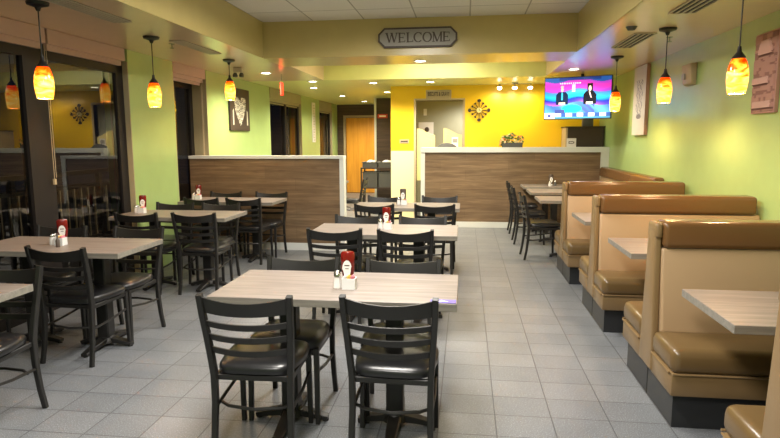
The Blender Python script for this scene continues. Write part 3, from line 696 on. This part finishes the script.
# food sign over the swing doors
t = thing('food_sign', 'small tan sign reading BISCUITS & GRAVY above the swing-door opening', 'sign', (-.50, YW - .001, 2.325))
obj('board', B(-.23, .23, -.018, 0, -.075, .075, bev=.004), M['tanbox'], t)
text_obj('lettering', 'BISCUITS & GRAVY', .10, t, M['signdark'], (0, -.019, 0), (PI / 2, 0, 0), .001, .47, .002)
t = thing('wall_plaque', 'tiny brown plaque on the yellow wall left of the swing doors', 'sign', (-1.13, YW - .001, 1.475)); obj('plate', B(-.085, .085, -.012, 0, -.035, .035, bev=.003), M['tanbox'], t); obj('print', B(-.065, .065, -.014, -.012, -.014, .014), M['signdark'], t)
t = thing('wall_notice', 'small red and white notice on the dark wood panel by the corridor', 'sign', (-1.97, 13.999, 2.06)); obj('plate', B(-.12, .12, -.01, 0, -.05, .05), M['signred'], t); obj('print', B(-.08, .08, -.012, -.01, -.018, .018), M['paper'], t)
# clock-like starburst
t = thing('wall_clock', 'dark starburst wall clock of spoon shapes on the yellow wall', 'clock', (.235, YW - .001, 2.03))
bm = nb()
for k in range(12):
    a = k * PI / 6; r0_, r1_ = .05, (.205 if k % 3 == 0 else .16); w_ = .034 if k % 3 == 0 else .021
    c, s = math.cos(a), math.sin(a)
    rm = r1_ - w_; pts = [(r0_, -.006), (rm - w_ * .6, -.006)] + [(rm + w_ * .9 * math.cos(q), w_ * math.sin(q)) for q in [(-PI * .8) + i * PI * 1.6 / 10 for i in range(11)]] + [(rm - w_ * .6, .006), (r0_, .006)]
    prism(bm, [(c * u - s * v, s * u + c * v) for u, v in pts], 'y', -.02, -.004)
obj('spoons', bm, M['picframe'], t)
bm = nb(); prism(bm, [(.045 * math.cos(q * PI / 12), .045 * math.sin(q * PI / 12)) for q in range(24)], 'y', -.026, 0); obj('dial', bm, M['cream'], t)
bm = nb(); bx(bm, -.004, .004, -.029, -.026, 0, .035); bx(bm, 0, .03, -.029, -.026, -.004, .004); obj('hands', bm, M['picframe'], t)
# swing doors
def swing(x0, x1, flip, lb):
    t = thing('swing_door', lb, 'swing door', (x0, YW + .05, .75), 0, 'cream swing doors'); W = x1 - x0
    top = [(W * k / 10, .90 + .06 * math.cos(PI * (k / 10)) * (1 if flip else -1)) for k in range(10, -1, -1)]
    bm = nb(); prism(bm, [(0, 0), (W, 0)] + top, 'y', -.018, .018); obj('door_panel', bm, M['cream'], t)
    top2 = [(.05 + (W - .1) * k / 10, .80 + .05 * math.cos(PI * (k / 10)) * (1 if flip else -1)) for k in range(10, -1, -1)]
    bm = nb(); prism(bm, [(.05, .08), (W - .05, .08)] + top2, 'y', -.026, -.018); bevel(bm, .004, 1); obj('raised_field', bm, M['cream'], t)
    return t
swing(-.90, -.565, True, 'left cream saloon door in the opening of the yellow wall')
q = swing(-.405, -.07, True, 'right cream saloon door, white notice stuck on it')
obj('notice', B(.15, .27, -.034, -.027, .62, .80), M['paper'], q); obj('notice_print', B(.17, .25, -.036, -.034, .70, .77), M['signgrey'], q)
t = thing('poster', 'white poster with dark figure above the left saloon door', 'poster', (-.82, 12.59, 1.62)); obj('sheet', B(-.18, .14, -.006, 0, -.02, .25), M['paper'], t)
bm = nb(); lathe(bm, [(0, -.06), (.04, -.04), (.05, 0), (.03, .04), (0, .05)], (0, -.012, .10), 12, sy=.1); obj('dark_print', bm, M['signdark'], t)
for (x, z, lb) in ((-.86, 2.08, 'white switch plate high on the kitchen wall at the left'), (.02, 1.76, 'white switch plate on the kitchen wall at the right')):
    tag(obj('switch_plate', B(-.035, .035, -.008, 0, -.07, .07, bev=.003), M['redcap'], loc=(x, 12.599, z)), lb, 'switch plate')
# chair back and its like behind the counter
t = thing('office_chair', 'dark rounded chair back showing above the half wall at the swing doors', 'chair', (-.33, 10.60, 0), 0)
bm = nb(); prism(bm, [(-.20, 1.0), (.20, 1.0)] + [(.20 * math.cos(a * PI / 12), 1.30 + .15 * math.sin(a * PI / 12)) for a in range(13)], 'y', -.02, .02); bevel(bm, .01, 2); obj('backrest', bm, M['greyplastic'], t, True)
bm = rbox(-.22, .22, -.21, .20, .66, .74, .03, 3); obj('seat', bm, M['vinyl'], t, True)
bm = nb(); bx(bm, -.03, .03, .02, .035, .7, 1.05); obj('back_bar', bm, M['black'], t)
for k in range(4):
    a = k * PI / 2 + PI / 4; bm = nb(); sweep(bm, [(.05 * math.cos(a), .05 * math.sin(a), .66), (.22 * math.cos(a), .22 * math.sin(a), 0)], .012, .012, 8, Vector((0, 1, 0))); obj('leg', bm, M['black'], t)
# planter on the half wall
t = thing('flower_planter', 'dark trough of orange flowers and leaves on the white cap of the half wall', 'planter', (.78, 10.16, 1.375))
bm = nb(); bx(bm, -.17, .17, -.05, .05, 0, .006); bx(bm, -.17, .17, -.05, -.042, 0, .075); bx(bm, -.17, .17, .042, .05, 0, .075); bx(bm, -.17, -.162, -.05, .05, 0, .075); bx(bm, .162, .17, -.05, .05, 0, .075); bx(bm, -.162, .162, -.042, .042, .006, .06); obj('trough', bm, M['greyplastic'], t)
for m, n_, rr in ((M['leaf'], 70, .03), (M['petal'], 40, .032), (M['petalw'], 60, .030)):
    bm = nb()
    for k in range(n_):
        x = random.uniform(-.18, .18); y = random.uniform(-.045, .045); z = random.uniform(.08, .23) - abs(x) * .3
        if m is M['petal'] and k < 7: x = random.uniform(-.21, -.17); z = random.uniform(.03, .12)
        a = random.uniform(0, PI); d = Vector((math.cos(a), math.sin(a) * .5, random.uniform(-.3, 1))).normalized(); e = d.cross(Vector((.3, 1, .2))).normalized() * rr * .5; c = Vector((x, y, z)); dz = d * rr
        vs = [bm.verts.new(c - dz), bm.verts.new(c + e), bm.verts.new(c + dz), bm.verts.new(c - e)]; bm.faces.new(vs)
        n2 = d.cross(e).normalized() * .002; vs2 = [bm.verts.new(v.co + n2) for v in vs]; bm.faces.new(vs2[::-1])
        for i in range(4): bm.faces.new((vs[i], vs[(i + 1) % 4], vs2[(i + 1) % 4], vs2[i]))
    obj('leaves' if m is M['leaf'] else 'flowers', bm, m, t)
# cabinet & card on the half wall
t = thing('drink_cabinet', 'dark brown box cabinet with pale edge behind the tan half wall', 'cabinet', (1.70, 10.42, 0))
obj('body', B(.03, .63, 0, .45, 0, 1.70, bev=.006), M['brownbox'], t); obj('side_strip', B(0, .03, 0, .45, 0, 1.70), M['tanbox'], t); obj('top_board', B(-.015, .645, -.015, .46, 1.70, 1.72), M['brownbox'], t)
bm = nb(); prism(bm, [(-.10, 0), (.08, 0), (.08, .19), (-.06, .19), (-.10, .12)], 'y', -.05, .05); bevel(bm, .012, 2)
tag(obj('card_reader', bm, M['greyplastic'], loc=(2.10, 10.62, 1.72), smooth=True), 'dark upright machine standing on the brown cabinet below the television', 'machine')
t = thing('counter_card', 'white framed card with black logo standing on the half wall cap', 'card', (1.745, 10.12, 1.375)); obj('card', B(-.075, .075, -.006, .006, 0, .145), M['paper'], t)
bm = nb(); bx(bm, -.045, .03, -.009, -.006, .085, .095); bx(bm, -.045, .03, -.009, -.006, .055, .065); bx(bm, .03, .045, -.009, -.006, .062, .09); bx(bm, -.045, -.035, -.009, -.006, .065, .085); obj('logo', bm, M['signdark'], t)

# TV
A = Vector((1.17, 9.25)); Bv = Vector((2.07, 8.88)); dv = Bv - A; ang = math.atan2(dv.y, dv.x); TW = dv.length
def tvfn(u, v):
    def mix(a, b, f): f = max(0, min(1, f)); return tuple(a[i] + (b[i] - a[i]) * f for i in range(3))
    pink = (.95, .12, .72); cyan = (.05, .62, .95); blue = (.03, .08, .6); pur = (.42, .16, .85); wh = (.85, .92, 1)
    wob = .05 * math.sin(u * 9)
    y = v + wob
    if y > .93: c = (.06, .22, .6)
    elif y > .68: c = mix(pink, pur, abs(y - .82) * 6)
    elif y > .55: c = mix(cyan, (.2, .3, .9), (y - .55) / .16)
    elif y > .47: c = mix(cyan, blue, (.55 - y) * 9)
    elif y > .36: c = mix(blue, (.7, .25, .8), (.47 - y) * 8 * (.6 + .4 * math.sin(u * 11)))
    else: c = mix((.12, .25, .7), (.2, .5, .95), .5 + .5 * math.sin(u * 14 + v * 9))
    if v > .93 and .22 < u < .85: c = (.05, .12, .42)
    # lectern desk
    if ((u - .42) / .15) ** 2 + ((v - .24) / .10) ** 2 < 1: c = (.05, .68, .95)
    if .16 < u < .31 and .12 < v < .22: c = (.12, .16, .4)
    if .58 < u < .76 and .1 < v < .38 and math.sin(u * 60 + v * 40) > -.2: c = (.14, .2, .55)
    for i, (cx, body, skin, hair) in enumerate(((.27, (.03, .06, .13), (.8, .66, .6), (.6, .6, .65)), (.69, (.02, .02, .04), (.95, .8, .72), (.03, .02, .02)))):
        if i == 1 and abs(u - cx) < .042 and .60 < v < .84: c = hair
        if .34 < v < .66 and abs(u - cx) < .095 - max(0, v - .58) * .55: c = body
        if i == 0 and abs(u - cx) < .012 and .45 < v < .64: c = (.1, .5, .75)
        if i == 1 and .50 < v < .64 and abs(u - cx - (.6 - v) * .2) < .008: c = (.9, .75, .7)
        if ((u - cx) / .022) ** 2 + ((v - .72) / .07) ** 2 < 1: c = skin
        if i == 0 and ((u - cx) / .026) ** 2 + ((v - .78) / .03) ** 2 < 1: c = hair
        if abs(u - cx) < .05 and .345 < v < .40: c = skin
    if .22 < u < .56 and .84 < v < .875 and math.sin(u * 190) > -.3: c = wh
    if .42 < u < .47 and .66 < v < .83: c = (.7, .75, .95)
    if v < .13: c = (.75, .82, .9) if math.sin(u * 37) > -.2 else (.1, .2, .5)
    if v < .05: c = (.15, .4, .6)
    if u < .16 and v < .15: c = (.85, .88, .95) if not (.05 < u < .1 and .04 < v < .1) else (.08, .12, .4)
    return c
t = thing('television', 'wide flat television showing two news presenters, angled above the brown cabinet', 'television', (A.x, A.y, 1.80), ang)
TH = .60
obj('casing', B(0, TW, .005, .05, 0, TH + .02, bev=.008), M['black'], t)
painted('screen', t, TW - .024, TH - .004, 160, 90, tvfn, M['tv'], (.012, .003, .012))
obj('wall_arm', B(TW / 2 - .02, TW / 2 + .02, .05, .35, .30, .36), M['black'], t); obj('mount_plate', B(TW / 2 - .10, TW / 2 + .10, .05, .065, .22, .44), M['black'], t)
obj('ceiling_pole', B(TW / 2 - .02, TW / 2 + .02, .31, .35, .36, S - 1.80), M['black'], t)

# pictures on the right wall: local frame facing -X
def picture(name, lb, cat, y0, y1, z0, z1, thick, frame_m, fn, nx, ny, side, border=.0, relief=0):
    """side=+1: hung on right wall facing -X ; side=-1: on left wall facing +X"""
    if side > 0: t = thing(name, lb, cat, (XR - .001, y1, z0), -PI / 2)      # local +x runs towards -Y, local -y towards -X
    else: t = thing(name, lb, cat, (XL + .001, y0, z0), PI / 2)
    W = y1 - y0; Hh = z1 - z0
    obj('panel', B(0, W, -thick, 0, 0, Hh, bev=.004), frame_m, t)
    painted('print', t, W - 2 * border, Hh - 2 * border, nx, ny, fn, M['art'], (border, -thick - .001, border), relief=relief)
    return t
rnd = random.Random(3)
cells = {}
def carve(u, v):
    k = (int(u * 9 + 2 * math.sin(int(v * 12))), int(v * 26)); cells.setdefault(k, rnd.random()); b = cells[k]
    c = (.46, .24, .19) if b > .3 else (.30, .14, .11)
    if (.2 < u < .85 and .73 < v < .93 and abs(u - .52) < .32 - abs(v - .78)) or (u < .72 and .36 < v < .45) or (.1 < u < .9 and .05 < v < .14): c = (.66, .40, .33)
    if abs(v - .345) < .012 and u < .72 or abs(v - .72) < .012 and .2 < u < .9 or abs(v - .04) < .01: c = (.18, .08, .06)
    return c
t = picture('carved_panel', 'brown-pink carved wooden wall panel at the right edge above the booths', 'wall art', 4.85, 5.22, 1.71, 2.335, .03, M['printart'], carve, 36, 80, 1, .012, .012)
def white_print(u, v):
    c = (.62, .56, .47)
    if abs(u - .5) < .24 + .05 * math.sin(v * 34) and .30 < v < .80 and math.sin(u * 37 + 3 * math.sin(v * 55)) * math.sin(v * 70 + u * 9) > .15: c = (.22, .2, .2)
    if ((u - .5) / .2) ** 2 + ((v - .27) / .035) ** 2 < 1: c = (.2, .17, .16)
    return c
t = picture('tall_picture', 'tall white printed picture with wooden edge on the right wall', 'picture', 8.08, 8.64, 1.56, 2.47, .045, M['printart'], white_print, 50, 110, 1, .0)
def heart(u, v):
    c = (.05, .035, .025)
    wv = .30 * math.sin(max(0, min(1, (v - .10) / .68)) * PI * .56) if .10 < v < .80 else 0
    if v > .66: wv *= 1
    if abs(u - .5) < wv and not (v > .74 and abs(u - .5) < .06):
        if math.sin(u * 50 + 4 * math.sin(v * 30)) * math.sin(v * 55 + 3 * math.sin(u * 17)) > -.25: c = (.72, .72, .60)
    if (abs(u - .14) < .03 or abs(u - .87) < .03) and .12 < v < .85 - abs(u - .5): c = (.6, .6, .5)
    return c
picture('leaf_picture', 'dark square picture with a white patterned leaf shape on the green pillar', 'picture', 8.68, 9.50, 1.66, 2.32, .03, M['picframe'], heart, 70, 80, -1, .01)
t = thing('thermostat_box', 'small beige alarm box high on the right wall between pendants', 'wall box', (XR - .001, 6.76, 2.06), -PI / 2)
bm = nb(); prism(bm, [(0, 0), (-.05, .02), (-.07, .22), (0, .23)], 'x', 0, .25); bevel(bm, .008, 2); obj('housing', bm, M['tanbox'], t, True); obj('window', B(.02, .10, -.072, -.052, .07, .13), M['signgrey'], t)
# vertical word strip on the far pillar
t = thing('word_strip', 'narrow upright white lettered sign on the lime pillar beyond the half wall', 'sign', (XL + .001, 13.62, 1.45), PI / 2)
obj('board', B(0, .26, -.02, 0, 0, .93), M['paper'], t)
bm = nb()
for k in range(14): bx(bm, .06, .20 - .03 * (k % 3), -.022, -.02, .04 + k * .062, .065 + k * .062)
obj('lettering', bm, M['ventw'], t)

# ================================================================== CORRIDOR THINGS
t = thing('utility_rack', 'black metal rack holding dark tubs in the corridor before the orange door', 'rack', (-2.32, 12.9, 0))
for (x, y) in ((0, 0), (.72, 0), (0, .45), (.72, .45)): obj('post', B(x, x + .03, y, y + .03, 0, .88), M['brownbox'], t)
for z in (.86, .42): obj('shelf', B(0, .75, 0, .48, z, z + .03), M['brownbox'], t)
def tub(x, y, z, w_, h_, lb):
    t = thing('bus_tub', lb, 'tub', (x, y, z), 0, 'dark tubs on the rack')
    bm = nb(); bx(bm, 0, w_, 0, .4, 0, .01); bx(bm, 0, w_, 0, .01, .01, h_); bx(bm, 0, w_, .39, .4, .01, h_); bx(bm, 0, .01, .01, .39, .01, h_); bx(bm, w_ - .01, w_, .01, .39, .01, h_); obj('body', bm, M['greyplastic'], t)
    bm = nb(); bx(bm, -.012, w_ + .012, -.012, 0, h_ - .015, h_); bx(bm, -.012, w_ + .012, .4, .412, h_ - .015, h_); bx(bm, -.012, 0, 0, .4, h_ - .015, h_); bx(bm, w_, w_ + .012, 0, .4, h_ - .015, h_); obj('rim', bm, M['greyplastic'], t)
tub(-2.28, 12.94, .89, .33, .12, 'dark tub on top of the rack, left one'); tub(-1.92, 12.94, .89, .33, .12, 'dark tub on top of the rack, right one')
tub(-2.28, 12.94, .45, .33, .34, 'tall dark bin on the lower shelf of the rack, left one'); tub(-1.92, 12.94, .45, .33, .34, 'tall dark bin on the lower shelf of the rack, right one')
for (x, lb) in ((-2.12, 'white cloth heaped in the left tub on the rack'), (-1.76, 'white cloth heaped in the right tub on the rack')):
    bm = nb(); bmesh.ops.create_icosphere(bm, subdivisions=3, radius=.11)
    for v in bm.verts:
        v.co.z *= .62; v.co.y *= 1.2; n_ = v.co.normalized(); v.co *= 1 + .16 * math.sin(n_.x * 9 + n_.y * 4) * math.cos(n_.z * 7 + n_.x * 3)
    tag(obj('cloth', bm, M['paper'], loc=(x, 13.14, .985), smooth=True), lb, 'cloth')
# outside railing
t = thing('porch_railing', 'dark porch railing with upright pickets outside the nearest left window', 'railing', (-5.5, 3.0, 0))
obj('top_rail', B(-.03, .03, 0, 7, 1.03, 1.09), M['frame'], t); obj('mid_rail', B(-.02, .02, 0, 7, .84, .88), M['frame'], t); obj('bottom_rail', B(-.02, .02, 0, 7, .08, .12), M['frame'], t)
for k in range(46): obj('picket', B(-.012, .012, .12 + k * .15, .145 + k * .15, .12, .84), M['jamb'], t)
for k in range(5): obj('railing_post', B(-.035, .035, -.035 + k * 1.74, .035 + k * 1.74, -.05, 1.03), M['frame'], t)
